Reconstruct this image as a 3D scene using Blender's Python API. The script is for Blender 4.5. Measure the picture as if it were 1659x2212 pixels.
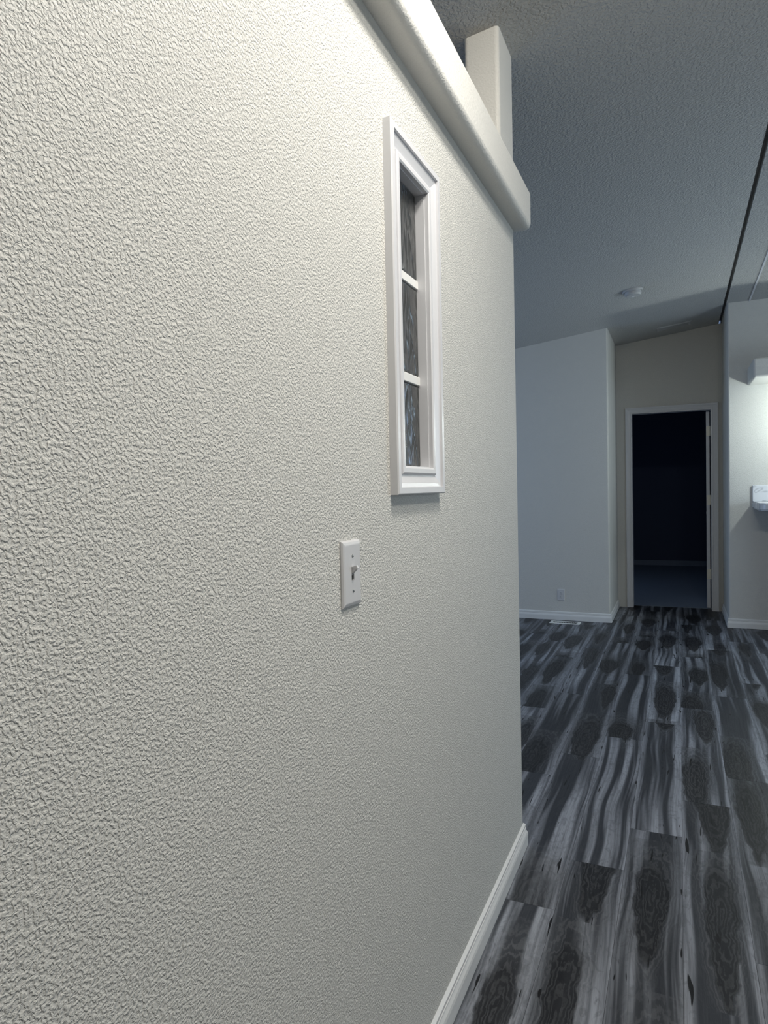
import bpy, bmesh, math, random
from mathutils import Vector, Matrix

for o in list(bpy.data.objects):
    bpy.data.objects.remove(o, do_unlink=True)
scene = bpy.context.scene
COL = scene.collection

# ------------------------------------------------------------------ camera
IMG_W, IMG_H = 1659, 2212
F_PX, YAW, PITCH, ROLL = 1446.7, 0.4157, -0.0330, -0.0224
CAM = Vector((0.5223, 0.0, 1.2901))
fw = Vector((-math.sin(YAW) * math.cos(PITCH), math.cos(YAW) * math.cos(PITCH), math.sin(PITCH)))
rt = Vector((math.cos(YAW), math.sin(YAW), 0))
up = rt.cross(fw)
r2 = rt * math.cos(ROLL) + up * math.sin(ROLL)
u2 = up * math.cos(ROLL) - rt * math.sin(ROLL)
cd = bpy.data.cameras.new('camera')
cd.sensor_fit = 'HORIZONTAL'
cd.sensor_width = 36.0
cd.lens = 36.0 * F_PX / IMG_W
cd.clip_start = 0.02
cam = bpy.data.objects.new('camera', cd)
COL.objects.link(cam)
cam.matrix_world = Matrix(((r2.x, u2.x, -fw.x, CAM.x), (r2.y, u2.y, -fw.y, CAM.y),
                           (r2.z, u2.z, -fw.z, CAM.z), (0, 0, 0, 1)))
scene.camera = cam

# ------------------------------------------------------------------ world, daylight, exposure
world = bpy.data.worlds.new('dusk_sky')
scene.world = world
world.use_nodes = True
bg = world.node_tree.nodes['Background']
bg.inputs[0].default_value = (0.42, 0.60, 1.0, 1)
bg.inputs[1].default_value = 0.3

SKY_BLUE = (0.42, 0.63, 1.0)
SKY_PALE = (0.66, 0.84, 1.0)


def window_daylight(name, loc, rot, sx, sy, watts, col):
    l = bpy.data.lights.new(name, 'AREA')
    l.shape = 'RECTANGLE'
    l.size, l.size_y = sx, sy
    l.energy = watts
    l.color = col
    o = bpy.data.objects.new(name, l)
    COL.objects.link(o)
    o.location = loc
    o.rotation_euler = rot
    return o


# sky light arriving through the kitchen window on the right (window_2 below)
window_daylight('kitchen_daylight', (3.595, 4.55, 1.52), (0, math.radians(90), 0), 1.15, 1.70, 40, SKY_PALE)
# bluer dusk light through the living room window on the left (window_4 below)
window_daylight('living_room_daylight', (-3.595, 4.70, 1.37), (0, math.radians(-90), 0), 1.20, 1.80, 33, SKY_BLUE)

# added bluish fill for the bedroom carpet, at an added window (window_added_3 below)
window_daylight('bedroom_fill', (-1.605, 8.75, 1.45), (0, math.radians(-90), 0), 0.8, 0.9, 4.0, SKY_BLUE)

LAMP_NEAR = 124.0      # emission of the ceiling lamps
LAMP_FILL = 92.0  # added unseen lamp, fill light for the partition
LAMP_COL = (1.0, 0.96, 0.885)
HOOD_EMIT = 620.0
HOOD_COL = (0.90, 1.0, 0.97)

vs = scene.view_settings
vs.view_transform = 'Standard'
vs.look = 'None'
vs.gamma = 1.0
vs.use_curve_mapping = False
vs.exposure = 0.0

# ------------------------------------------------------------------ measures
YE = 2.360                     # end of the near partition
WT = 0.100                     # its thickness
LEDGE0, LEDGE1 = 2.181, 2.318
YL, XL = 6.553, -0.076         # far left wall, its corner
YR, XR = 6.640, 0.918          # far right wall, its corner
YD, YD2 = 7.45, 7.57           # wall with the door
X0, X1, Y0 = -3.60, 3.60, -2.20
RIDGE = 0.888
ZR = 2.856
SLOPE = 0.12


def ceil_z(x):
    return 2.748 + SLOPE * x


# ------------------------------------------------------------------ materials
class NT:
    def __init__(self, name):
        self.m = bpy.data.materials.new(name)
        self.m.use_nodes = True
        self.t = self.m.node_tree
        self.b = self.t.nodes['Principled BSDF']

    def n(self, typ, **kw):
        nd = self.t.nodes.new(typ)
        for k, v in kw.items():
            setattr(nd, k, v)
        return nd

    def link(self, a, b):
        self.t.links.new(a, b)

    def put(self, sock, v):
        if hasattr(v, 'is_output'):
            self.link(v, sock)
        elif v is not None:
            sock.default_value = v

    def math(self, op, a, b=None, c=None, clamp=False):
        nd = self.n('ShaderNodeMath', operation=op)
        nd.use_clamp = clamp
        for i, v in enumerate((a, b, c)):
            if v is not None:
                self.put(nd.inputs[i], v)
        return nd.outputs[0]

    def noise(self, vec, scale, detail=2.0, rough=0.5, dist=0.0):
        nd = self.n('ShaderNodeTexNoise')
        self.put(nd.inputs['Vector'], vec)
        nd.inputs['Scale'].default_value = scale
        nd.inputs['Detail'].default_value = detail
        nd.inputs['Roughness'].default_value = rough
        nd.inputs['Distortion'].default_value = dist
        return nd.outputs[0]

    def comb(self, x, y, z):
        nd = self.n('ShaderNodeCombineXYZ')
        self.put(nd.inputs[0], x); self.put(nd.inputs[1], y); self.put(nd.inputs[2], z)
        return nd.outputs[0]

    def smooth(self, v, a, b, lo=0.0, hi=1.0):
        nd = self.n('ShaderNodeMapRange', interpolation_type='SMOOTHSTEP')
        self.put(nd.inputs[0], v)
        nd.inputs[1].default_value = a; nd.inputs[2].default_value = b
        nd.inputs[3].default_value = lo; nd.inputs[4].default_value = hi
        return nd.outputs[0]

    def mix(self, f, a, b, blend='MIX'):
        nd = self.n('ShaderNodeMix', data_type='RGBA', blend_type=blend)
        self.put(nd.inputs[0], f)
        for i, v in ((6, a), (7, b)):
            if isinstance(v, tuple):
                v = v if len(v) == 4 else v + (1,)
            self.put(nd.inputs[i], v)
        return nd.outputs[2]

    def bump(self, h, strength, dist):
        nd = self.n('ShaderNodeBump')
        nd.inputs['Strength'].default_value = strength
        nd.inputs['Distance'].default_value = dist
        self.put(nd.inputs['Height'], h)
        self.link(nd.outputs[0], self.b.inputs['Normal'])

    def base(self, col, rough=0.5, spec=0.5, metal=0.0):
        if isinstance(col, tuple):
            self.b.inputs['Base Color'].default_value = col if len(col) == 4 else col + (1,)
        else:
            self.link(col, self.b.inputs['Base Color'])
        self.put(self.b.inputs['Roughness'], rough)
        self.b.inputs['Specular IOR Level'].default_value = spec
        self.b.inputs['Metallic'].default_value = metal
        return self


def mat_drywall(name, col, scale, dist, rough=0.55, spec=0.4):
    """Sprayed orange-peel texture under paint."""
    k = NT(name)
    pos = k.n('ShaderNodeNewGeometry').outputs['Position']
    a = k.noise(pos, scale, 2.0, 0.45, 0.35)
    b = k.noise(pos, scale * 2.3, 1.0, 0.5)
    big = k.noise(pos, scale * 0.22, 1.0, 0.5)
    pl = k.smooth(a, 0.36, 0.66)                       # flattened blobs with valleys between
    h = k.math('ADD', pl, k.math('MULTIPLY', b, 0.35))
    h = k.math('ADD', h, k.math('MULTIPLY', big, 0.35))
    k.bump(h, 1.0, dist)
    k.base(col, rough, spec)
    return k.m


def mat_plain(name, col, rough=0.4, spec=0.5, metal=0.0, grain=0.0):
    k = NT(name)
    if grain:
        pos = k.n('ShaderNodeTexCoord').outputs['Object']
        f = k.noise(pos, 220.0, 2.0)
        c = k.mix(k.math('MULTIPLY', f, grain), col, tuple(x * 0.8 for x in col))
        k.base(c, rough, spec, metal)
    else:
        k.base(col, rough, spec, metal)
    return k.m


def mat_emit(name, col, s, body=(0.9, 0.9, 0.9)):
    k = NT(name)
    k.base(body, 0.4)
    k.b.inputs['Emission Color'].default_value = col + (1,)
    k.b.inputs['Emission Strength'].default_value = s
    return k.m


def mat_pane(name):
    k = NT(name)
    t = k.t
    tr = k.n('ShaderNodeBsdfTransparent')
    gl = k.n('ShaderNodeBsdfGlossy')
    gl.inputs['Roughness'].default_value = 0.02
    fr = k.n('ShaderNodeFresnel')
    fr.inputs['IOR'].default_value = 1.45
    mx = k.n('ShaderNodeMixShader')
    k.link(fr.outputs[0], mx.inputs[0])
    k.link(tr.outputs[0], mx.inputs[1])
    k.link(gl.outputs[0], mx.inputs[2])
    k.link(mx.outputs[0], t.nodes['Material Output'].inputs['Surface'])
    return k.m


def mat_plank():
    """Smoky rustic vinyl plank: charcoal heartwood ovals, pale sapwood along the edges."""
    k = NT('smoky_plank')
    obj = k.n('ShaderNodeTexCoord').outputs['Object']
    sep = k.n('ShaderNodeSeparateXYZ')
    k.link(obj, sep.inputs[0])
    at = k.n('ShaderNodeAttribute', attribute_type='OBJECT', attribute_name='seed')
    seed = at.outputs['Fac']
    u = k.math('DIVIDE', sep.outputs[0], 0.178)        # -0.5 .. 0.5 across the board
    v = sep.outputs[1]
    s1 = k.math('MULTIPLY', seed, 37.7)
    s2 = k.math('MULTIPLY', seed, 91.3)
    # slow wander of the grain
    w1 = k.noise(k.comb(s1, k.math('MULTIPLY', v, 1.6), s2), 1.0, 1.0)
    uc = k.math('ADD', u, k.math('MULTIPLY', k.math('SUBTRACT', w1, 0.5), 0.32))
    # one heart figure per length of board
    LEN = 0.78
    vc = k.math('ADD', k.math('DIVIDE', v, LEN), k.math('MULTIPLY', seed, 9.7))
    cell = k.math('FLOOR', vc)
    t = k.math('SUBTRACT', k.math('FRACT', vc), 0.5)

    def rnd(m):
        wn = k.n('ShaderNodeTexWhiteNoise', noise_dimensions='2D')
        k.link(k.comb(k.math('ADD', cell, m), s1, 0.0), wn.inputs['Vector'])
        return wn.outputs['Value']
    ra, rb, rc, rd = rnd(0.0), rnd(17.0), rnd(41.0), rnd(73.0)
    u0 = k.math('MULTIPLY', k.math('SUBTRACT', ra, 0.5), 0.42)
    half_w = k.math('ADD', 0.22, k.math('MULTIPLY', rb, 0.18))
    half_l = k.math('ADD', 0.24, k.math('MULTIPLY', rc, 0.34))
    tv = k.math('DIVIDE', t, half_l)
    taper = k.math('ADD', 1.0, k.math('MULTIPLY', tv, 0.42))
    wob = k.noise(k.comb(k.math('MULTIPLY', u, 3.0), k.math('MULTIPLY', v, 9.0), s2), 1.0, 2.0, 0.5)
    wob2 = k.noise(k.comb(k.math('MULTIPLY', u, 7.0), k.math('MULTIPLY', v, 20.0), s1), 1.0, 3.0, 0.6)
    du = k.math('ADD', k.math('SUBTRACT', u, u0), k.math('MULTIPLY', k.math('SUBTRACT', wob, 0.5), 0.22))
    du = k.math('DIVIDE', du, k.math('MULTIPLY', half_w, k.math('MAXIMUM', taper, 0.25)))
    dist = k.math('SQRT', k.math('ADD', k.math('MULTIPLY', du, du), k.math('MULTIPLY', tv, tv)))
    dist = k.math('ADD', dist, k.math('MULTIPLY', k.math('SUBTRACT', wob2, 0.5), 0.14))
    # straight grain, three widths
    g0 = k.noise(k.comb(k.math('ADD', k.math('MULTIPLY', uc, 3.6), s2), k.math('MULTIPLY', v, 0.65), s1), 1.0, 2.0, 0.5)
    g1 = k.noise(k.comb(k.math('ADD', k.math('MULTIPLY', uc, 15.0), s1), k.math('MULTIPLY', v, 1.5), s2), 1.0, 3.0, 0.6)
    g2 = k.noise(k.comb(k.math('ADD', k.math('MULTIPLY', uc, 60.0), s1), k.math('MULTIPLY', v, 6.0), s2), 1.0, 3.0, 0.6)
    swirl = k.noise(k.comb(k.math('MULTIPLY', u, 5.5), k.math('MULTIPLY', v, 15.0), s1), 1.0, 3.0, 0.6, 1.5)
    # heart outline feathered by the grain: crisp towards one end, fading towards the other
    dist = k.math('ADD', dist, k.math('MULTIPLY', k.math('SUBTRACT', g1, 0.5), 0.34))
    has = k.smooth(rd, 0.20, 0.24)
    fade = k.math('ADD', 0.12, k.math('MULTIPLY', k.math('MAXIMUM', tv, 0.0), 0.50))
    heart = k.math('DIVIDE', k.math('SUBTRACT', 1.05, dist), fade, clamp=True)
    heart = k.math('MULTIPLY', heart, has)
    halo = k.math('MULTIPLY', k.smooth(dist, 0.95, 1.9, 1.0, 0.0), has)
    ph = k.math('ADD', k.math('MULTIPLY', dist, 30.0), k.math('MULTIPLY', wob2, 12.0))
    ring = k.smooth(k.math('SINE', ph), -0.5, 1.0)
    # sapwood: pale along the long edges and in loose streaks
    ed = k.math('ADD', k.math('ABSOLUTE', u), k.math('MULTIPLY', k.math('SUBTRACT', g1, 0.5), 0.34))
    edge = k.smooth(ed, 0.33, 0.53)
    lite = k.math('MAXIMUM', k.math('MULTIPLY', edge, 0.72), k.smooth(g0, 0.46, 0.64, 0.0, 0.9))
    lite = k.math('MULTIPLY', lite, k.smooth(g1, 0.22, 0.62, 0.45, 1.0))
    c = k.mix(lite, (0.030, 0.033, 0.041), (0.325, 0.345, 0.390))
    c = k.mix(k.math('MULTIPLY', k.smooth(g2, 0.46, 0.70), 0.40), c, (0.060, 0.063, 0.070))
    c = k.mix(k.math('MULTIPLY', k.smooth(swirl, 0.50, 0.64), 0.30), c, (0.055, 0.058, 0.066))
    # grain bending round the heart
    hal = k.mix(k.math('MULTIPLY', ring, 0.6), (0.050, 0.053, 0.060), (0.160, 0.164, 0.175))
    c = k.mix(k.math('MULTIPLY', halo, 0.50), c, hal)
    drk = k.mix(k.math('MULTIPLY', ring, 0.60), (0.012, 0.0125, 0.015), (0.062, 0.063, 0.067))
    drk = k.mix(k.math('MULTIPLY', k.smooth(swirl, 0.42, 0.62), 0.50), drk, (0.018, 0.019, 0.022))
    c = k.mix(k.math('MULTIPLY', heart, 0.94), c, drk)
    # bark cracks and small knots
    ck = k.noise(k.comb(k.math('ADD', k.math('MULTIPLY', u, 12.0), s2), k.math('MULTIPLY', v, 6.0), s1), 1.0, 1.0, 0.5, 0.5)
    c = k.mix(k.smooth(ck, 0.70, 0.73), c, (0.008, 0.008, 0.009))
    # board to board tone
    tone = k.math('ADD', 0.78, k.math('MULTIPLY', k.math('FRACT', k.math('MULTIPLY', seed, 7.31)), 0.50))
    hs = k.n('ShaderNodeHueSaturation')
    k.link(c, hs.inputs['Color'])
    k.link(tone, hs.inputs['Value'])
    k.base(hs.outputs[0], k.smooth(g1, 0.2, 0.8, 0.40, 0.52), 0.24)
    k.bump(k.math('ADD', g2, k.math('MULTIPLY', ring, 0.4)), 0.25, 0.0006)
    return k.m


def mat_glass_block():
    k = NT('wavy_glass')
    obj = k.n('ShaderNodeTexCoord').outputs['Object']
    mp = k.n('ShaderNodeMapping')
    mp.inputs['Scale'].default_value = (1.0, 1.0, 0.34)
    k.link(obj, mp.inputs[0])
    h = k.noise(mp.outputs[0], 26.0, 1.0, 0.45, 1.6)
    k.bump(h, 1.0, 0.016)
    k.base((0.25, 0.26, 0.26), 0.22, 0.5)
    k.b.inputs['Transmission Weight'].default_value = 0.80
    k.b.inputs['IOR'].default_value = 1.45
    return k.m


def mat_marble():
    k = NT('marble_laminate')
    obj = k.n('ShaderNodeTexCoord').outputs['Object']
    n = k.noise(obj, 4.5, 3.0, 0.5, 1.6)
    ve = k.smooth(k.math('ABSOLUTE', k.math('SUBTRACT', n, 0.5)), 0.0, 0.05, 1.0, 0.0)
    cl = k.noise(obj, 5.0, 3.0)
    c = k.mix(k.math('MULTIPLY', cl, 0.45), (0.78, 0.79, 0.82), (0.55, 0.57, 0.62))
    c = k.mix(k.math('MULTIPLY', ve, 0.55), c, (0.33, 0.34, 0.37))
    k.base(c, 0.25, 0.5)
    return k.m


def mat_carpet():
    k = NT('grey_carpet')
    obj = k.n('ShaderNodeTexCoord').outputs['Object']
    n = k.noise(obj, 260.0, 2.0)
    k.base(k.mix(n, (0.17, 0.20, 0.25), (0.27, 0.32, 0.40)), 0.95, 0.1)
    k.bump(n, 0.8, 0.004)
    return k.m


PAINT = (0.655, 0.645, 0.608)
M = {}
M['wall'] = mat_drywall('wall_paint', PAINT, 240.0, 0.0010)
M['wall_far'] = M['wall']
M['smoothwall'] = mat_drywall('ledge_paint', PAINT, 160.0, 0.0004)
M['ceiling'] = mat_drywall('ceiling_paint', (0.52, 0.515, 0.495), 95.0, 0.0030, 0.8, 0.2)
M['trim'] = mat_plain('trim_white', (0.70, 0.70, 0.72), 0.30, 0.5, grain=0.12)
M['baseboard'] = mat_plain('baseboard_white', (0.76, 0.76, 0.75), 0.35, 0.5, grain=0.12)
M['plastic'] = mat_plain('white_plastic', (0.62, 0.62, 0.63), 0.28, 0.5, grain=0.05)
M['detector'] = mat_plain('detector_plastic', (0.50, 0.50, 0.50), 0.4, 0.5, grain=0.05)
M['darkslot'] = mat_plain('dark_cavity', (0.012, 0.012, 0.013), 0.8, 0.1, grain=0.05)
M['steel'] = mat_plain('brushed_nickel', (0.62, 0.61, 0.58), 0.35, 0.5, 1.0, grain=0.2)
M['hinge'] = mat_plain('satin_hinge', (0.78, 0.75, 0.66), 0.45, 0.5, 0.25, grain=0.1)
M['vent'] = mat_plain('vent_enamel', (0.82, 0.82, 0.80), 0.4, 0.5, grain=0.05)
M['doorpaint'] = mat_plain('door_paint', (0.66, 0.67, 0.70), 0.4, 0.5, grain=0.1)
M['cabinet'] = mat_plain('cabinet_white', (0.72, 0.72, 0.70), 0.4, 0.5, grain=0.1)
M['plank'] = mat_plank()
M['subfloor'] = mat_plain('subfloor_board', (0.03, 0.03, 0.03), 0.9, 0.1, grain=0.2)
M['glassblock'] = mat_glass_block()
M['grout'] = mat_plain('white_grout', (0.80, 0.80, 0.78), 0.6, 0.3, grain=0.15)
M['marble'] = mat_marble()
M['carpet'] = mat_carpet()
M['pane'] = mat_pane('window_pane_glass')
M['lamp_near'] = mat_emit('lamp_diffuser_hall', LAMP_COL, LAMP_NEAR)
M['lamp_fill'] = mat_emit('lamp_diffuser_fill', LAMP_COL, LAMP_FILL)
M['hood'] = mat_emit('hood_bulb', HOOD_COL, HOOD_EMIT)
M['bedroom_shade'] = mat_plain('bedroom_shade_tone', (0.06, 0.075, 0.12), 0.7, 0.2, grain=0.1)  # dark colour stands in for the gloom of the unlit bedroom


# ------------------------------------------------------------------ mesh helpers
def obj(name, bm, mat, parent=None, loc=None, smooth=False):
    me = bpy.data.meshes.new(name)
    bmesh.ops.recalc_face_normals(bm, faces=bm.faces[:])
    bm.to_mesh(me)
    bm.free()
    me.materials.append(mat)
    if smooth:
        for p in me.polygons:
            p.use_smooth = True
        try:
            me.set_sharp_from_angle(angle=math.radians(smooth if smooth is not True else 40))
        except Exception:
            pass
    o = bpy.data.objects.new(name, me)
    COL.objects.link(o)
    if loc is not None:
        o.location = loc
    if parent is not None:
        o.parent = parent
    if smooth and smooth is not True:
        wn = o.modifiers.new('weighted_normals', 'WEIGHTED_NORMAL')
        wn.keep_sharp = True
        wn.weight = 100
    return o


def empty(name, loc, rot=(0, 0, 0), label=None, cat=None, group=None, kind=None):
    o = bpy.data.objects.new(name, None)
    COL.objects.link(o)
    o.empty_display_size = 0.05
    o.location = loc
    o.rotation_euler = rot
    tag(o, label, cat, group, kind)
    return o


def tag(o, label=None, cat=None, group=None, kind=None):
    if label: o['label'] = label
    if cat: o['category'] = cat
    if group: o['group'] = group
    if kind: o['kind'] = kind
    return o


def box(bm, x0, x1, y0, y1, z0, z1):
    vs_ = [bm.verts.new(p) for p in ((x0, y0, z0), (x1, y0, z0), (x1, y1, z0), (x0, y1, z0),
                                     (x0, y0, z1), (x1, y0, z1), (x1, y1, z1), (x0, y1, z1))]
    fs = [(3, 2, 1, 0), (4, 5, 6, 7), (0, 1, 5, 4), (1, 2, 6, 5), (2, 3, 7, 6), (3, 0, 4, 7)]
    return [bm.faces.new([vs_[i] for i in f]) for f in fs]


def boxes(*bs):
    bm = bmesh.new()
    for b in bs:
        box(bm, *b)
    return bm


def bevel_box(x0, x1, y0, y1, z0, z1, r, seg=3, sel=None):
    bm = bmesh.new()
    box(bm, x0, x1, y0, y1, z0, z1)
    es = [e for e in bm.edges if sel is None or sel((e.verts[0].co + e.verts[1].co) / 2, (e.verts[1].co - e.verts[0].co).normalized())]
    bmesh.ops.bevel(bm, geom=es, offset=r, offset_type='OFFSET', segments=seg, profile=0.5, affect='EDGES')
    return bm


def prism(poly, z0, top):
    """Extruded plan outline; top is a number or a function of x."""
    bm = bmesh.new()
    tz = top if callable(top) else (lambda x: top)
    lo = [bm.verts.new((x, y, z0)) for x, y in poly]
    hi = [bm.verts.new((x, y, tz(x))) for x, y in poly]
    n = len(poly)
    bm.faces.new(lo[::-1])
    bm.faces.new(hi)
    for i in range(n):
        j = (i + 1) % n
        bm.faces.new((lo[i], lo[j], hi[j], hi[i]))
    return bm


def rounded(poly, radii, seg=6):
    """Plan outline with arcs on the corners that have a radius."""
    out = []
    n = len(poly)
    for i in range(n):
        r = radii[i]
        p = Vector(poly[i]); a = Vector(poly[i - 1]); b = Vector(poly[(i + 1) % n])
        if not r:
            out.append(tuple(p)); continue
        da = (a - p).normalized(); db = (b - p).normalized()
        c = p + (da + db) * r            # right angles only
        for s in range(seg + 1):
            t = s / seg * math.pi / 2
            out.append(tuple(c - db * r * math.cos(t) - da * r * math.sin(t)))
    return out


def sweep_segments(path, prof, fmap, closed=False, split=False):
    """Mitred moulding: prof = (offset to the left of the path, height)."""
    n = len(path)
    pts = [Vector(p) for p in path]

    def nrm(a, b):
        d = (b - a).normalized()
        return Vector((-d.y, d.x))
    rings = []
    for i in range(n):
        if closed or 0 < i < n - 1:
            n1 = nrm(pts[i - 1], pts[i]); n2 = nrm(pts[i], pts[(i + 1) % n])
            m = (n1 + n2)
            m = m / (1 + n1.dot(n2))
        elif i == 0:
            m = nrm(pts[0], pts[1])
        else:
            m = nrm(pts[-2], pts[-1])
        rings.append([fmap(pts[i].x + m.x * o, pts[i].y + m.y * o, h) for o, h in prof])
    segs = [(i, (i + 1) % n) for i in range(n if closed else n - 1)]
    out = []
    bm = bmesh.new()
    for a, b in segs:
        ra = [bm.verts.new(p) for p in rings[a]]
        rb = [bm.verts.new(p) for p in rings[b]]
        q = len(prof)
        for i in range(q):
            j = (i + 1) % q
            bm.faces.new((ra[i], ra[j], rb[j], rb[i]))
        bm.faces.new(ra[::-1]); bm.faces.new(rb)
        if split:
            out.append(bm); bm = bmesh.new()
    if split:
        bm.free()
        return out
    return bm


def lathe(prof, seg=40):
    bm = bmesh.new()
    rings = []
    for r, z in prof:
        if r < 1e-6:
            rings.append([bm.verts.new((0, 0, z))])
        else:
            rings.append([bm.verts.new((r * math.cos(2 * math.pi * i / seg), r * math.sin(2 * math.pi * i / seg), z)) for i in range(seg)])
    for a, b in zip(rings, rings[1:]):
        for i in range(seg):
            j = (i + 1) % seg
            if len(a) == 1 and len(b) == 1:
                continue
            if len(a) == 1:
                bm.faces.new((a[0], b[i], b[j]))
            elif len(b) == 1:
                bm.faces.new((a[i], a[j], b[0]))
            else:
                bm.faces.new((a[i], a[j], b[j], b[i]))
    return bm


def struct(name, bm, mat, label=None, parent=None, smooth=False, cat=None):
    o = obj(name, bm, mat, parent, smooth=smooth)
    if parent is None:
        tag(o, label, cat, None, 'structure')
    return o


# ------------------------------------------------------------------ floor: planks
PW, PL, GAP = 0.178, 1.235, 0.0008
OFF = 0.345
# plank end joints read off the photograph, per column
JOINT = {-4: 5.13, -3: 4.227, -2: 3.262, -1: 2.326, 0: 2.625, 1: 2.937, 2: 3.232, 3: 4.81}
floor = struct('floor', boxes((X0, X1, Y0, YD2, -0.06, -0.006)), M['subfloor'],
               'smoky grey wood-look plank floor running towards the dark doorway', cat='floor')
rng = random.Random(11)
plank_meshes = {}


def plank_mesh(L):
    key = round(L, 3)
    if key not in plank_meshes:
        bm = boxes((-PW / 2 + GAP / 2, PW / 2 - GAP / 2, GAP / 2, L - GAP / 2, -0.005, 0.0))
        me = bpy.data.meshes.new('plank')
        bmesh.ops.recalc_face_normals(bm, faces=bm.faces[:])
        bm.to_mesh(me); bm.free()
        me.materials.append(M['plank'])
        plank_meshes[key] = me
    return plank_meshes[key]


rest = bmesh.new()
k0, k1 = math.floor((X0 - OFF) / PW), math.ceil((X1 - OFF) / PW)
for kx in range(k0, k1):
    xa = OFF + kx * PW
    xc = xa + PW / 2
    yend = YD2 if (XL - PW < xa < XR) else YL + 0.05
    j = JOINT.get(kx, rng.uniform(0, PL))
    y = j - PL * math.ceil((j - Y0) / PL)
    while y < yend:
        a, b = max(y, Y0), min(y + PL, yend)
        if b - a > 0.02:
            if -2.2 < xc < 2.4 and b > 0.9:
                o = bpy.data.objects.new('plank', plank_mesh(b - a))
                COL.objects.link(o)
                o.parent = floor
                o.location = (xc, a, 0)
                o['seed'] = rng.random()
            else:
                box(rest, max(xc - PW / 2 + GAP / 2, X0), min(xc + PW / 2 - GAP / 2, X1), a + GAP / 2, b - GAP / 2, -0.005, 0)
        y += PL
ro = obj('outer_planks', rest, M['plank'], floor)
ro['kind'] = 'stuff'
ro['seed'] = 0.37

# bedroom beyond the door
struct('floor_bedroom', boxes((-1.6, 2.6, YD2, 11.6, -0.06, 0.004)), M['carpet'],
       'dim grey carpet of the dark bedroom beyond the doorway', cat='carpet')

# ------------------------------------------------------------------ ceilings
bm = bmesh.new()
pts = [(X0 - 0.1, ceil_z(X0 - 0.1)), (RIDGE, ceil_z(RIDGE)), (RIDGE, ceil_z(RIDGE) + 0.12), (X0 - 0.1, ceil_z(X0 - 0.1) + 0.12)]
va = [bm.verts.new((x, Y0 - 0.1, z)) for x, z in pts]
vb = [bm.verts.new((x, YD2, z)) for x, z in pts]
bm.faces.new(va); bm.faces.new(vb[::-1])
for i in range(4):
    bm.faces.new((va[i], vb[i], vb[(i + 1) % 4], va[(i + 1) % 4]))
struct('ceiling', bm, M['ceiling'], 'textured grey-white sloping ceiling above hall and living room', cat='ceiling')
struct('ceiling_kitchen', boxes((RIDGE + 0.024, X1 + 0.1, Y0 - 0.1, YD2, ZR, 3.03), (RIDGE, RIDGE + 0.024, Y0 - 0.1, YD2, ceil_z(RIDGE) + 0.055, 3.03)), M['ceiling'],
       'flat ceiling on the kitchen side of the dark ridge line', cat='ceiling')
struct('ceiling_bedroom', boxes((-1.7, 2.7, YD2, 11.7, 2.55, 2.65)), M['bedroom_shade'],
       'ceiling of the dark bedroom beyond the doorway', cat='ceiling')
struct('trim_1', bevel_box(1.083, 1.097, Y0, YR, ZR - 0.006, ZR, 0.002, 1), M['trim'],
       'thin white batten along the kitchen ceiling', cat='trim')

# ------------------------------------------------------------------ walls
# near partition with the opening for the glass blocks
OY0, OY1, OZ0, OZ1 = 1.272, 1.446, 1.335, 1.955
R = 0.012
bm = bmesh.new()
tail = rounded([(-WT, OY1), (0, OY1), (0, YE), (-WT, YE)], [0, 0, R, R])
for z0, z1 in ((0, OZ0), (OZ0, OZ1), (OZ1, LEDGE0)):
    lo = [bm.verts.new((x, y, z0)) for x, y in tail]
    hi = [bm.verts.new((x, y, z1)) for x, y in tail]
    for i in range(len(tail)):
        j = (i + 1) % len(tail)
        bm.faces.new((lo[i], lo[j], hi[j], hi[i]))
    bm.faces.new(lo[::-1]); bm.faces.new(hi)
box(bm, -WT, 0, Y0, OY0, 0, LEDGE0)
box(bm, -WT, 0, OY0, OY1, 0, OZ0)
box(bm, -WT, 0, OY0, OY1, OZ1, LEDGE0)
struct('wall_left', bm, M['wall'], 'big off-white orange-peel textured partition filling the left side', smooth=30, cat='wall')

# plant shelf ledge on top of it and the post that carries the ceiling
struct('trim_2', bevel_box(-WT - 0.058, 0.058, Y0, YE + 0.024, LEDGE0, LEDGE1, 0.021, 5,
                           lambda c, d: abs(d.z) > .9 or (abs(d.x) > .9 and c.y > 2) or abs(d.y) > .9),
       M['smoothwall'], 'bullnosed off-white ledge capping the partition', smooth=50, cat='ledge')
post = rounded([(-0.104, 2.137), (0.010, 2.137), (0.010, 2.330), (-0.104, 2.330)], [0.014] * 4)
struct('wall_post', prism(post, LEDGE1, ceil_z), M['smoothwall'],
       'short square off-white post standing on the ledge up to the ceiling', smooth=40, cat='post')

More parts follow.
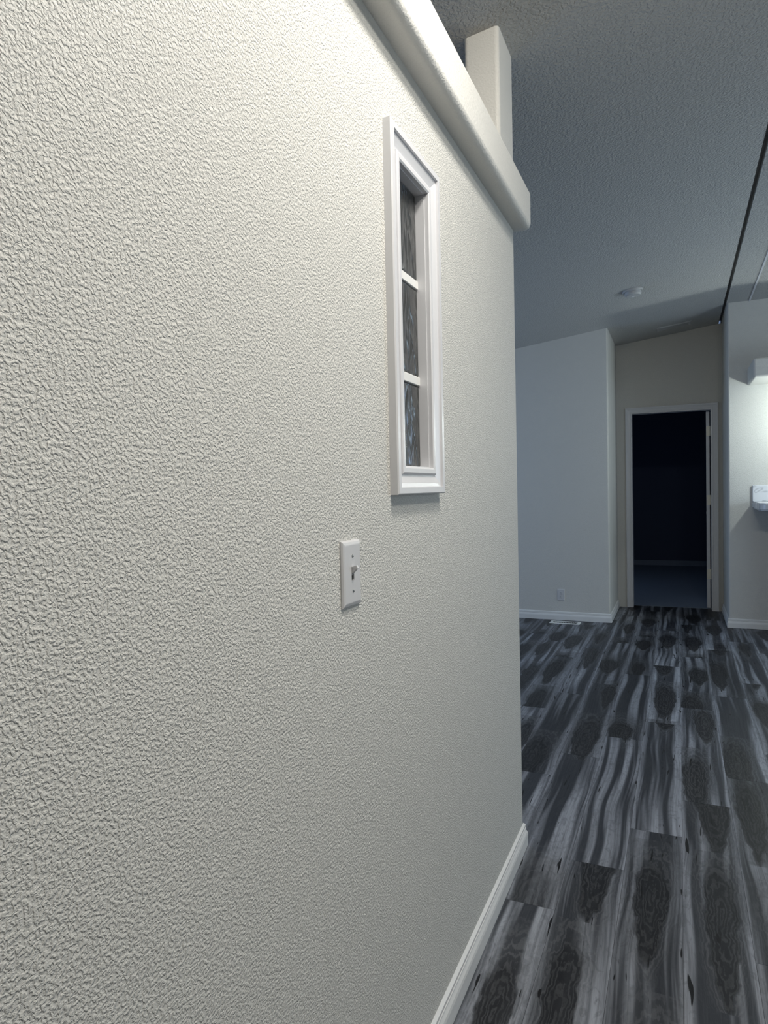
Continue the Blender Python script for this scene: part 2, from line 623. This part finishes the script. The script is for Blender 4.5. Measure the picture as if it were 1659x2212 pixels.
# far blocks
pl = rounded([(X0, YL), (XL, YL), (XL, YD2), (X0, YD2)], [0, 0.016, 0, 0])
struct('wall_far_left', prism(pl, 0, ceil_z), M['wall_far'],
       'bluish lit far wall left of the dark doorway, with an outlet', smooth=30, cat='wall')
pr = rounded([(XR, YR), (X1, YR), (X1, YD2), (XR, YD2)], [0.016, 0, 0, 0])
struct('wall_far_right', prism(pr, 0, ZR), M['wall_far'],
       'far wall right of the dark doorway, brightly lit above the marble counter', smooth=30, cat='wall')
DX0, DX1, DZ = 0.075, 0.815, 2.020
bm = bmesh.new()
for poly, z0, tp in (([(XL, YD), (DX0 - .016, YD), (DX0 - .016, YD2), (XL, YD2)], 0, ceil_z),
                     ([(DX1 + .016, YD), (XR, YD), (XR, YD2), (DX1 + .016, YD2)], 0, ceil_z),
                     ([(DX0 - .016, YD), (DX1 + .016, YD), (DX1 + .016, YD2), (DX0 - .016, YD2)], DZ + .016, ceil_z)):
    t = prism(poly, z0, tp)
    me = bpy.data.meshes.new('tmp'); t.to_mesh(me); t.free(); bm.from_mesh(me); bpy.data.meshes.remove(me)
struct('wall_far_door', bm, M['wall_far'], 'dim olive-grey wall around the dark doorway', cat='wall')

# outer shell
struct('wall_rear', boxes((X0, X1, Y0 - 0.1, Y0, 0, 2.2), ), M['wall'], 'rear wall behind the viewer', cat='wall')
struct('wall_rear_gable', prism([(X0, Y0 - .1), (RIDGE, Y0 - .1), (RIDGE, Y0), (X0, Y0)], 2.2, ceil_z), M['wall'], 'upper part of the rear wall', cat='wall')
struct('wall_rear_kitchen', boxes((RIDGE, X1, Y0 - 0.1, Y0, 2.2, ZR)), M['wall'], 'upper rear wall on the kitchen side', cat='wall')
WY0, WY1, WZ0, WZ1 = 3.65, 5.45, 0.92, 2.12
struct('wall_right', boxes((X1, X1 + .1, Y0, WY0, 0, ZR), (X1, X1 + .1, WY1, YR, 0, ZR),
                           (X1, X1 + .1, WY0, WY1, 0, WZ0), (X1, X1 + .1, WY0, WY1, WZ1, ZR)),
       M['wall'], 'kitchen side wall with the daylight window', cat='wall')
VY0, VY1, VZ0, VZ1 = 3.75, 5.65, 0.72, 2.02
struct('wall_living_room', boxes((X0 - .1, X0, Y0, VY0, 0, ceil_z(X0)), (X0 - .1, X0, VY1, YL, 0, ceil_z(X0)),
                                 (X0 - .1, X0, VY0, VY1, 0, VZ0), (X0 - .1, X0, VY0, VY1, VZ1, ceil_z(X0))), M['wall'],
       'living room side wall beyond the partition', cat='wall')
# bedroom shell
struct('wall_bedroom_back', boxes((-1.6, 2.6, 11.4, 11.5, 0, 2.55)), M['bedroom_shade'], 'far wall of the dark bedroom', cat='wall')
struct('wall_bedroom_left', boxes((-1.7, -1.6, YD2, 8.25, 0, 2.55), (-1.7, -1.6, 9.25, 11.5, 0, 2.55), (-1.7, -1.6, 8.25, 9.25, 0, 1.0), (-1.7, -1.6, 8.25, 9.25, 1.9, 2.55)), M['bedroom_shade'], 'left wall of the dark bedroom', cat='wall')
struct('wall_bedroom_right', boxes((2.6, 2.7, YD2, 11.5, 0, 2.55)), M['bedroom_shade'], 'right wall of the dark bedroom', cat='wall')
struct('baseboard_bedroom', boxes((-1.6, 2.6, 11.386, 11.4, 0.004, 0.084)), M['carpet'], 'baseboard of the dark bedroom, coloured dark for the shade', cat='baseboard')  # carpet tone darkens the board as if unlit

# ------------------------------------------------------------------ baseboards
BB = [(0, 0), (0.0140, 0), (0.0142, 0.040), (0.0125, 0.048), (0.0085, 0.0560), (0.0066, 0.0600), (0.0066, 0.0615), (0.0092, 0.0625),
      (0.0095, 0.0645), (0.0085, 0.0660), (0.0062, 0.0665), (0.0062, 0.0680), (0.0082, 0.0690), (0.0078, 0.0760), (0.0010, 0.0820), (0, 0.0820)]
ground = lambda x, y, h: (x, y, h)
# path runs so that the room is on its left
struct('baseboard_left', sweep_segments([(-WT, Y0), (-WT, YE), (0, YE), (0, Y0)], BB, ground), M['baseboard'],
       'white moulded baseboard along the foot of the near partition', cat='baseboard')
struct('baseboard_far_left', sweep_segments([(XL, YD - 0.018), (XL, YL), (X0, YL)], BB, ground), M['baseboard'],
       'white baseboard of the far wall left of the doorway', cat='baseboard')
struct('baseboard_far_right', sweep_segments([(XR, YD - 0.018), (XR, YR), (X1, YR)], [(-o, h) for o, h in BB], ground), M['baseboard'],
       'white baseboard of the far wall right of the doorway', cat='baseboard')

# ------------------------------------------------------------------ door: jamb, casing, leaf, hinges
jamb = struct('trim_3', boxes((DX0 - .016, DX0, YD - .002, YD2 + .002, 0, DZ), (DX1, DX1 + .016, YD - .002, YD2 + .002, 0, DZ),
                              (DX0 - .016, DX1 + .016, YD - .002, YD2 + .002, DZ, DZ + .016)), M['trim'],
              'painted jamb lining the dark doorway', cat='door jamb')
CS = [(0, 0), (0, 0.0085), (0.004, 0.0105), (0.010, 0.0108), (0.014, 0.0085), (0.030, 0.0105), (0.042, 0.0150), (0.047, 0.0172),
      (0.0545, 0.0172), (0.058, 0.0145), (0.058, 0)]
path = [(DX0 - .006, 0), (DX0 - .006, DZ + .006), (DX1 + .006, DZ + .006), (DX1 + .006, 0)]
casing = sweep_segments(path, CS, lambda u, v, h: (u, YD - h, v), split=True)
cas = empty('trim_4', (0, 0, 0), (0, 0, 0), 'painted moulded casing around the dark doorway', 'door casing', None, 'structure')
for b in casing:
    obj('casing_board', b, M['doorpaint'], cas)

door = empty('door_1', (DX1 - 0.003, YD2 - 0.004, 0.008), (0, 0, math.radians(-7)), 'pale door swung open into the dark bedroom, seen edge on', 'door', None, 'structure')
DW = 0.728
leaf = obj('door_leaf', bevel_box(-0.0385, -0.0065, 0.004, DW, 0.0, DZ - 0.014, 0.0015, 1), M['doorpaint'], door)
for z0, z1 in ((0.18, 0.92), (1.06, 1.84)):
    for y0, y1 in ((0.11, 0.33), (0.41, 0.62)):
        obj('raised_panel', bevel_box(-0.0415, -0.0385, y0, y1, z0, z1, 0.0028, 2), M['doorpaint'], door)
for z in (0.345, 1.105, 1.805):
    bm = bevel_box(-0.036, 0.003, 0.0010, 0.0040, z - 0.050, z + 0.050, 0.0012, 1)
    h = obj('hinge', bm, M['hinge'], door)
    kn = lathe([(0, -0.046), (0.0052, -0.046), (0.0052, 0.046), (0, 0.046)], 12)
    obj('hinge_knuckle', kn, M['hinge'], h, (-0.002, -0.0025, z), smooth=True)
bm = lathe([(0, 0), (0.026, 0), (0.026, 0.006), (0.010, 0.010), (0.010, 0.028), (0.024, 0.036), (0.026, 0.050), (0.016, 0.060), (0, 0.062)], 24)
kb = obj('door_knob', bm, M['steel'], door, (-0.0385, DW - 0.06, 0.95), smooth=True)
kb.rotation_euler = (0, math.radians(-90), 0)

# ------------------------------------------------------------------ glass block window in the near partition
win = empty('window_1', (0, 1.36, 1.28), (0, 0, 0), 'tall narrow white-framed window of three dark glass blocks in the textured partition', 'window', None, 'structure')
WB = Vector((0, 1.36, 1.28))


def wpart(name, bm, mat, parent=win, smooth=False):
    o = obj(name, bm, mat, parent, smooth=smooth)
    if parent is win:
        o.location = -WB
    return o


FY0, FY1, FZ0, FZ1 = 1.2165, 1.502, 1.2795, 2.0115
IW = 0.058
WC = [(0, 0), (0, 0.0100), (0.0035, 0.0122), (0.0125, 0.0122), (0.0158, 0.0105), (0.0163, 0.0072), (0.0205, 0.0080), (0.0280, 0.0104),
      (0.0350, 0.0128), (0.0415, 0.0138), (0.0428, 0.0138), (0.0436, 0.0188), (0.0555, 0.0188), (0.0580, 0.0160), (0.0580, 0)]
# inner edge rectangle, counter-clockwise in (y, z) so that offset to the right goes outward
inner = [(FY0 + IW, FZ0 + IW), (FY1 - IW, FZ0 + IW), (FY1 - IW, FZ1 - IW), (FY0 + IW, FZ1 - IW)]
for b in sweep_segments(inner, [(-o, h) for o, h in WC], lambda u, v, h: (h, u, v), closed=True, split=True):
    wpart('casing_board', b, M['trim'])
IY0, IY1, IZ0, IZ1 = FY0 + IW + 0.002, FY1 - IW - 0.002, FZ0 + IW + 0.002, FZ1 - IW - 0.002
# lining boards of the reveal
for b in ((-WT, 0.0005, OY0 + .0005, IY0, OZ0 + .0005, OZ1 - .0005), (-WT, 0.0005, IY1, OY1 - .0005, OZ0 + .0005, OZ1 - .0005),
          (-WT, 0.0005, IY0, IY1, OZ0 + .0005, IZ0), (-WT, 0.0005, IY0, IY1, IZ1, OZ1 - .0005)):
    wpart('lining_board', boxes(b), M['trim'])
d1, d2 = 1.534, 1.7505
hg = 0.0100
zs = [(IZ0, d1 - hg), (d1 + hg, d2 - hg), (d2 + hg, IZ1)]
bmesh_block = None
for i, (a, b) in enumerate(zs):
    bm = bevel_box(-0.078, 0, -(IY1 - IY0) / 2 + .0005, (IY1 - IY0) / 2 - .0005, 0.0008, b - a - 0.0008, 0.004, 2)
    o = obj('glass_block', bm, M['glassblock'], win)
    o.location = Vector((-0.0190, (IY0 + IY1) / 2, a)) - WB
for d in (d1, d2):
    wpart('grout_joint', bevel_box(-0.097, -0.0165, IY0 + .0003, IY1 - .0003, d - hg, d + hg, 0.0015, 1), M['grout'])

# ------------------------------------------------------------------ light switch
SY, SZ = 0.9951 + 0.035, 1.1475
sw = empty('light_switch', (0, SY, SZ), (0, 0, 0), 'white toggle light switch plate below the glass block window', 'light switch')


def plate_mesh():
    bm = bmesh.new()
    lay = [(0.0, 0.0350, 0.0570, ), (0.0022, 0.0350, 0.0570), (0.0050, 0.0325, 0.0545), (0.0062, 0.0285, 0.0505), (0.0064, 0.0270, 0.0490)]
    rs = []
    for x, a, b in lay:
        rs.append([bm.verts.new((x, sy * a, sz * b)) for sy, sz in ((-1, -1), (1, -1), (1, 1), (-1, 1))])
    bm.faces.new(rs[0][::-1])
    for p, q in zip(rs, rs[1:]):
        for i in range(4):
            bm.faces.new((p[i], p[(i + 1) % 4], q[(i + 1) % 4], q[i]))
    # face with the toggle slot
    sl = [bm.verts.new((0.0064, sy * 0.0048, sz * 0.0118)) for sy, sz in ((-1, -1), (1, -1), (1, 1), (-1, 1))]
    ins = [bm.verts.new((0.0015, sy * 0.0048, sz * 0.0118)) for sy, sz in ((-1, -1), (1, -1), (1, 1), (-1, 1))]
    for i in range(4):
        j = (i + 1) % 4
        bm.faces.new((rs[-1][i], rs[-1][j], sl[j], sl[i]))
        bm.faces.new((sl[i], sl[j], ins[j], ins[i]))
    bm.faces.new(ins)
    return bm


obj('switch_plate', plate_mesh(), M['plastic'], sw)
obj('slot', boxes((0.0015, 0.0030, -0.0046, 0.0046, -0.0116, 0.0116)), M['darkslot'], sw)
bm = bmesh.new()
a = [bm.verts.new((0.0030, sy * 0.0040, z)) for sy, z in ((-1, -0.0045), (1, -0.0045), (1, 0.0105), (-1, 0.0105))]
b = [bm.verts.new((0.0150 + (0.002 if z < 0.013 else 0), sy * 0.0030, z)) for sy, z in ((-1, 0.0090), (1, 0.0090), (1, 0.0145), (-1, 0.0145))]
bm.faces.new(a[::-1]); bm.faces.new(b)
for i in range(4):
    bm.faces.new((a[i], a[(i + 1) % 4], b[(i + 1) % 4], b[i]))
bmesh.ops.bevel(bm, geom=bm.edges[:], offset=0.0007, segments=2, affect='EDGES')
obj('toggle', bm, M['plastic'], sw)


def screw(parent, loc, rot, r=0.0030):
    s = obj('screw', lathe([(0, 0), (r, 0), (r * 0.95, 0.0006), (r * 0.6, 0.0011), (0, 0.0013)], 14), M['steel'], parent, loc, smooth=True)
    s.rotation_euler = rot
    sl_ = obj('screw_slot', boxes((-r * 0.8, r * 0.8, -0.0004, 0.0004, 0.0010, 0.0015)), M['darkslot'], s)
    sl_.rotation_euler = (0, 0, 0.6)
    return s


for dz in (0.0302, -0.0302):
    screw(sw, (0.0063, 0, dz), (0, math.radians(90), 0))

# ------------------------------------------------------------------ outlet on the far left wall
ot = empty('wall_outlet', (-0.525, YL, 0.241), (0, 0, math.radians(-90)), 'small white duplex outlet plate low on the far left wall', 'outlet')
bm = bmesh.new()
rs = []
for x, a, b in [(0.0, 0.0350, 0.0570), (0.0022, 0.0350, 0.0570), (0.0050, 0.0325, 0.0545), (0.0060, 0.0285, 0.0505)]:
    rs.append([bm.verts.new((x, sy * a, sz * b)) for sy, sz in ((-1, -1), (1, -1), (1, 1), (-1, 1))])
for p, q in zip(rs, rs[1:]):
    for i in range(4):
        bm.faces.new((p[i], p[(i + 1) % 4], q[(i + 1) % 4], q[i]))
bm.faces.new(rs[0][::-1]); bm.faces.new(rs[-1])
obj('outlet_plate', bm, M['plastic'], ot)
for dz in (0.0195, -0.0195):
    f = obj('receptacle', bevel_box(0.0058, 0.0076, -0.0165, 0.0165, dz - 0.0140, dz + 0.0140, 0.0012, 2), M['plastic'], ot)
    for sy, hh in ((-0.0065, 0.0042), (0.0065, 0.0034)):
        obj('slot', boxes((0.0070, 0.0079, sy - 0.0012, sy + 0.0012, dz + 0.0025 - hh, dz + 0.0025 + hh)), M['darkslot'], f)
    obj('ground_hole', boxes((0.0070, 0.0079, -0.0024, 0.0024, dz - 0.0105, dz - 0.0060)), M['darkslot'], f)
screw(ot, (0.0060, 0, 0), (0, math.radians(90), 0), 0.0028)

# ------------------------------------------------------------------ floor register
VX, VY = -0.4715, 6.420
vt = empty('floor_register', (VX, VY, 0), (0, 0, 0), 'white slotted heating register in the plank floor below the outlet', 'floor vent')
HX, HY = 0.143, 0.058
bm = sweep_segments([(-HX + .030, -HY + .026), (HX - .030, -HY + .026), (HX - .030, HY - .026), (-HX + .030, HY - .026)],
                    [(0, 0.0003), (0, 0.0045), (-0.004, 0.0055), (-0.022, 0.0045), (-0.026, 0.0015), (-0.026, 0.0003)],
                    lambda x, y, h: (x, y, h), closed=True)
obj('register_frame', bm, M['vent'], vt)
obj('duct_well', boxes((-HX + .031, HX - .031, -HY + .027, HY - .027, 0.0002, 0.0008)), M['darkslot'], vt)
for i in range(15):
    x = -HX + 0.030 + (i + 0.5) * (2 * HX - 0.060) / 15
    obj('louver', boxes((x - 0.0012, x + 0.0012, -HY + .026, HY - .026, 0.0008, 0.0030)), M['detector'], vt)

# ------------------------------------------------------------------ smoke detector and ceiling register
tilt = math.atan(SLOPE)
sd = empty('smoke_detector', (0.205, 5.52, ceil_z(0.205)), (0, -tilt, 0), 'round white smoke detector on the sloping ceiling', 'smoke detector')
obj('mounting_base', lathe([(0, 0), (0.074, 0), (0.074, -0.010), (0.070, -0.014), (0, -0.014)]), M['detector'], sd, smooth=35)
obj('sensor_cover', lathe([(0, -0.014), (0.060, -0.014), (0.058, -0.020), (0.062, -0.022), (0.060, -0.034), (0.050, -0.043), (0.025, -0.046), (0, -0.046)]), M['detector'], sd, smooth=35)
obj('test_button', lathe([(0, -0.045), (0.011, -0.045), (0.010, -0.0485), (0, -0.049)], 20), M['vent'], sd, smooth=35)

cr = empty('ceiling_register', (0.485, 7.10, ceil_z(0.485)), (0, -tilt, 0), 'flat ceiling air register above the doorway alcove', 'ceiling vent')
bm = sweep_segments([(-.13, -.05), (.13, -.05), (.13, .05), (-.13, .05)], [(0, 0), (0, -0.006), (-0.004, -0.008), (-0.020, -0.006), (-0.024, 0)],
                    lambda x, y, h: (x, y, h), closed=True)
obj('register_frame', bm, M['detector'], cr)
for i in range(7):
    y = -0.05 + (i + 0.5) * 0.1 / 7
    obj('louver', boxes((-.13, .13, y - 0.005, y + 0.004, -0.006, -0.003)), M['detector'], cr)

# ------------------------------------------------------------------ kitchen end: soffit, counter, hood lamp
struct('trim_5', bevel_box(1.072, X1, 6.150, YR, 2.125, 2.282, 0.020, 4,
                           lambda c, d: not (c.y > 6.6) and not (c.x > 3)),
       M['smoothwall'], 'bullnosed soffit ledge on the far right wall, lit from below', smooth=50, cat='soffit')
ct = empty('bar_counter', (1.105, YR, 0), (0, 0, 0), 'white marble-look counter with backsplash on the far right wall', 'counter')
bm = bmesh.new()
cpath = rounded([(0, 0), (0, -0.62), (2.4, -0.62), (2.4, 0)], [0, 0.09, 0, 0], 8)
t = prism([(x, y) for x, y in cpath], 1.058, 1.118)
bmesh.ops.bevel(t, geom=[e for e in t.edges if abs((e.verts[0].co - e.verts[1].co).z) < 1e-5 and min(e.verts[0].co.y, e.verts[1].co.y) < -0.001],
                offset=0.010, segments=3, affect='EDGES')
obj('countertop', t, M['marble'], ct, smooth=50)
obj('backsplash', bevel_box(0, 2.4, -0.020, 0, 1.118, 1.258, 0.004, 2), M['marble'], ct)
cb = empty('base_cabinet', (1.62, YR, 0), (0, 0, 0), 'white base cabinet with four doors under the marble counter', 'cabinet')
obj('carcass', boxes((0, 1.85, -0.55, -0.015, 0.09, 1.058), (0.02, 1.83, -0.48, -0.015, 0, 0.09)), M['cabinet'], cb)
for i in range(4):
    x = 0.01 + i * 0.46
    d = obj('cabinet_door', bevel_box(x, x + 0.45, -0.57, -0.55, 0.11, 1.03, 0.004, 2), M['cabinet'], cb)
    obj('knob', lathe([(0, 0), (0.007, 0), (0.007, 0.012), (0.015, 0.018), (0.013, 0.027), (0, 0.030)], 16), M['steel'], d,
        (x + (0.41 if i % 2 == 0 else 0.04), -0.57, 0.92), smooth=True).rotation_euler = (math.radians(90), 0, 0)
hl = empty('undershelf_lamp', (1.60, 6.187, 2.125), (0, 0, 0), 'small pendant bulb hanging under the soffit above the counter', 'lamp')
obj('lamp_base', lathe([(0, 0), (0.030, 0), (0.028, -0.014), (0.014, -0.020), (0, -0.020)], 28), M['steel'], hl, smooth=35)
obj('lamp_stem', lathe([(0, -0.019), (0.006, -0.019), (0.006, -0.220), (0.014, -0.226), (0.014, -0.246), (0, -0.246)], 16), M['steel'], hl, smooth=35)
obj('bulb', lathe([(0, -0.245), (0.013, -0.246), (0.022, -0.258), (0.027, -0.274), (0.024, -0.290), (0.013, -0.300), (0, -0.303)], 24), M['hood'], hl, smooth=True)


# ------------------------------------------------------------------ ceiling lamps: the hall lamp and an added fill lamp
def ceiling_lamp(x, y, z, rot, mat, label):
    c = empty('ceiling_lamp', (x, y, z), rot, label, 'ceiling lamp', 'flush ceiling lamps')
    obj('lamp_base', lathe([(0, 0), (0.150, 0), (0.152, -0.012), (0.146, -0.022), (0, -0.022)], 40), M['steel'], c, smooth=35)
    obj('glass_diffuser', lathe([(0.138, -0.022), (0.136, -0.040), (0.124, -0.062), (0.098, -0.082), (0.060, -0.095), (0, -0.100)], 40), mat, c, smooth=True)
    obj('finial', lathe([(0, -0.098), (0.008, -0.099), (0.009, -0.106), (0.005, -0.114), (0, -0.116)], 16), M['steel'], c, smooth=True)
    return c


ceiling_lamp(0.63, 1.12, ceil_z(0.63), (0, -tilt, 0), M['lamp_near'], 'lit flush dome lamp on the hall ceiling above the partition')
ceiling_lamp(1.20, 0.75, ZR, (0, 0, 0), M['lamp_fill'], 'added fill light, a flush dome lamp on the flat kitchen-side ceiling')

# ------------------------------------------------------------------ living room window (source of the daylight)
def side_window(name, x, y0, y1, z0, z1, label):
    w = empty(name, (x, (y0 + y1) / 2, z0), (0, 0, 0), label, 'window', None, 'structure')
    hy, hz = (y1 - y0) / 2, z1 - z0
    for b in ((-.03, .03, -hy, -hy + .05, 0, hz), (-.03, .03, hy - .05, hy, 0, hz), (-.03, .03, -hy + .05, hy - .05, 0, .05),
              (-.03, .03, -hy + .05, hy - .05, hz - .05, hz), (-.03, .03, -.025, .025, .05, hz - .05)):
        obj('window_frame', boxes(b), M['trim'], w)
    for b in ((-.004, .004, -hy + .05, -.025, .05, hz - .05), (-.004, .004, .025, hy - .05, .05, hz - .05)):
        obj('pane', boxes(b), M['pane'], w)


side_window('window_2', X1 + 0.05, WY0, WY1, WZ0, WZ1, 'white-framed window in the kitchen side wall on the right')
side_window('window_added_3', -1.65, 8.25, 9.25, 1.0, 1.9, 'small white-framed window added to the bedroom side wall for fill light')
side_window('window_4', X0 - 0.05, VY0, VY1, VZ0, VZ1, 'white-framed window in the living room side wall on the left')
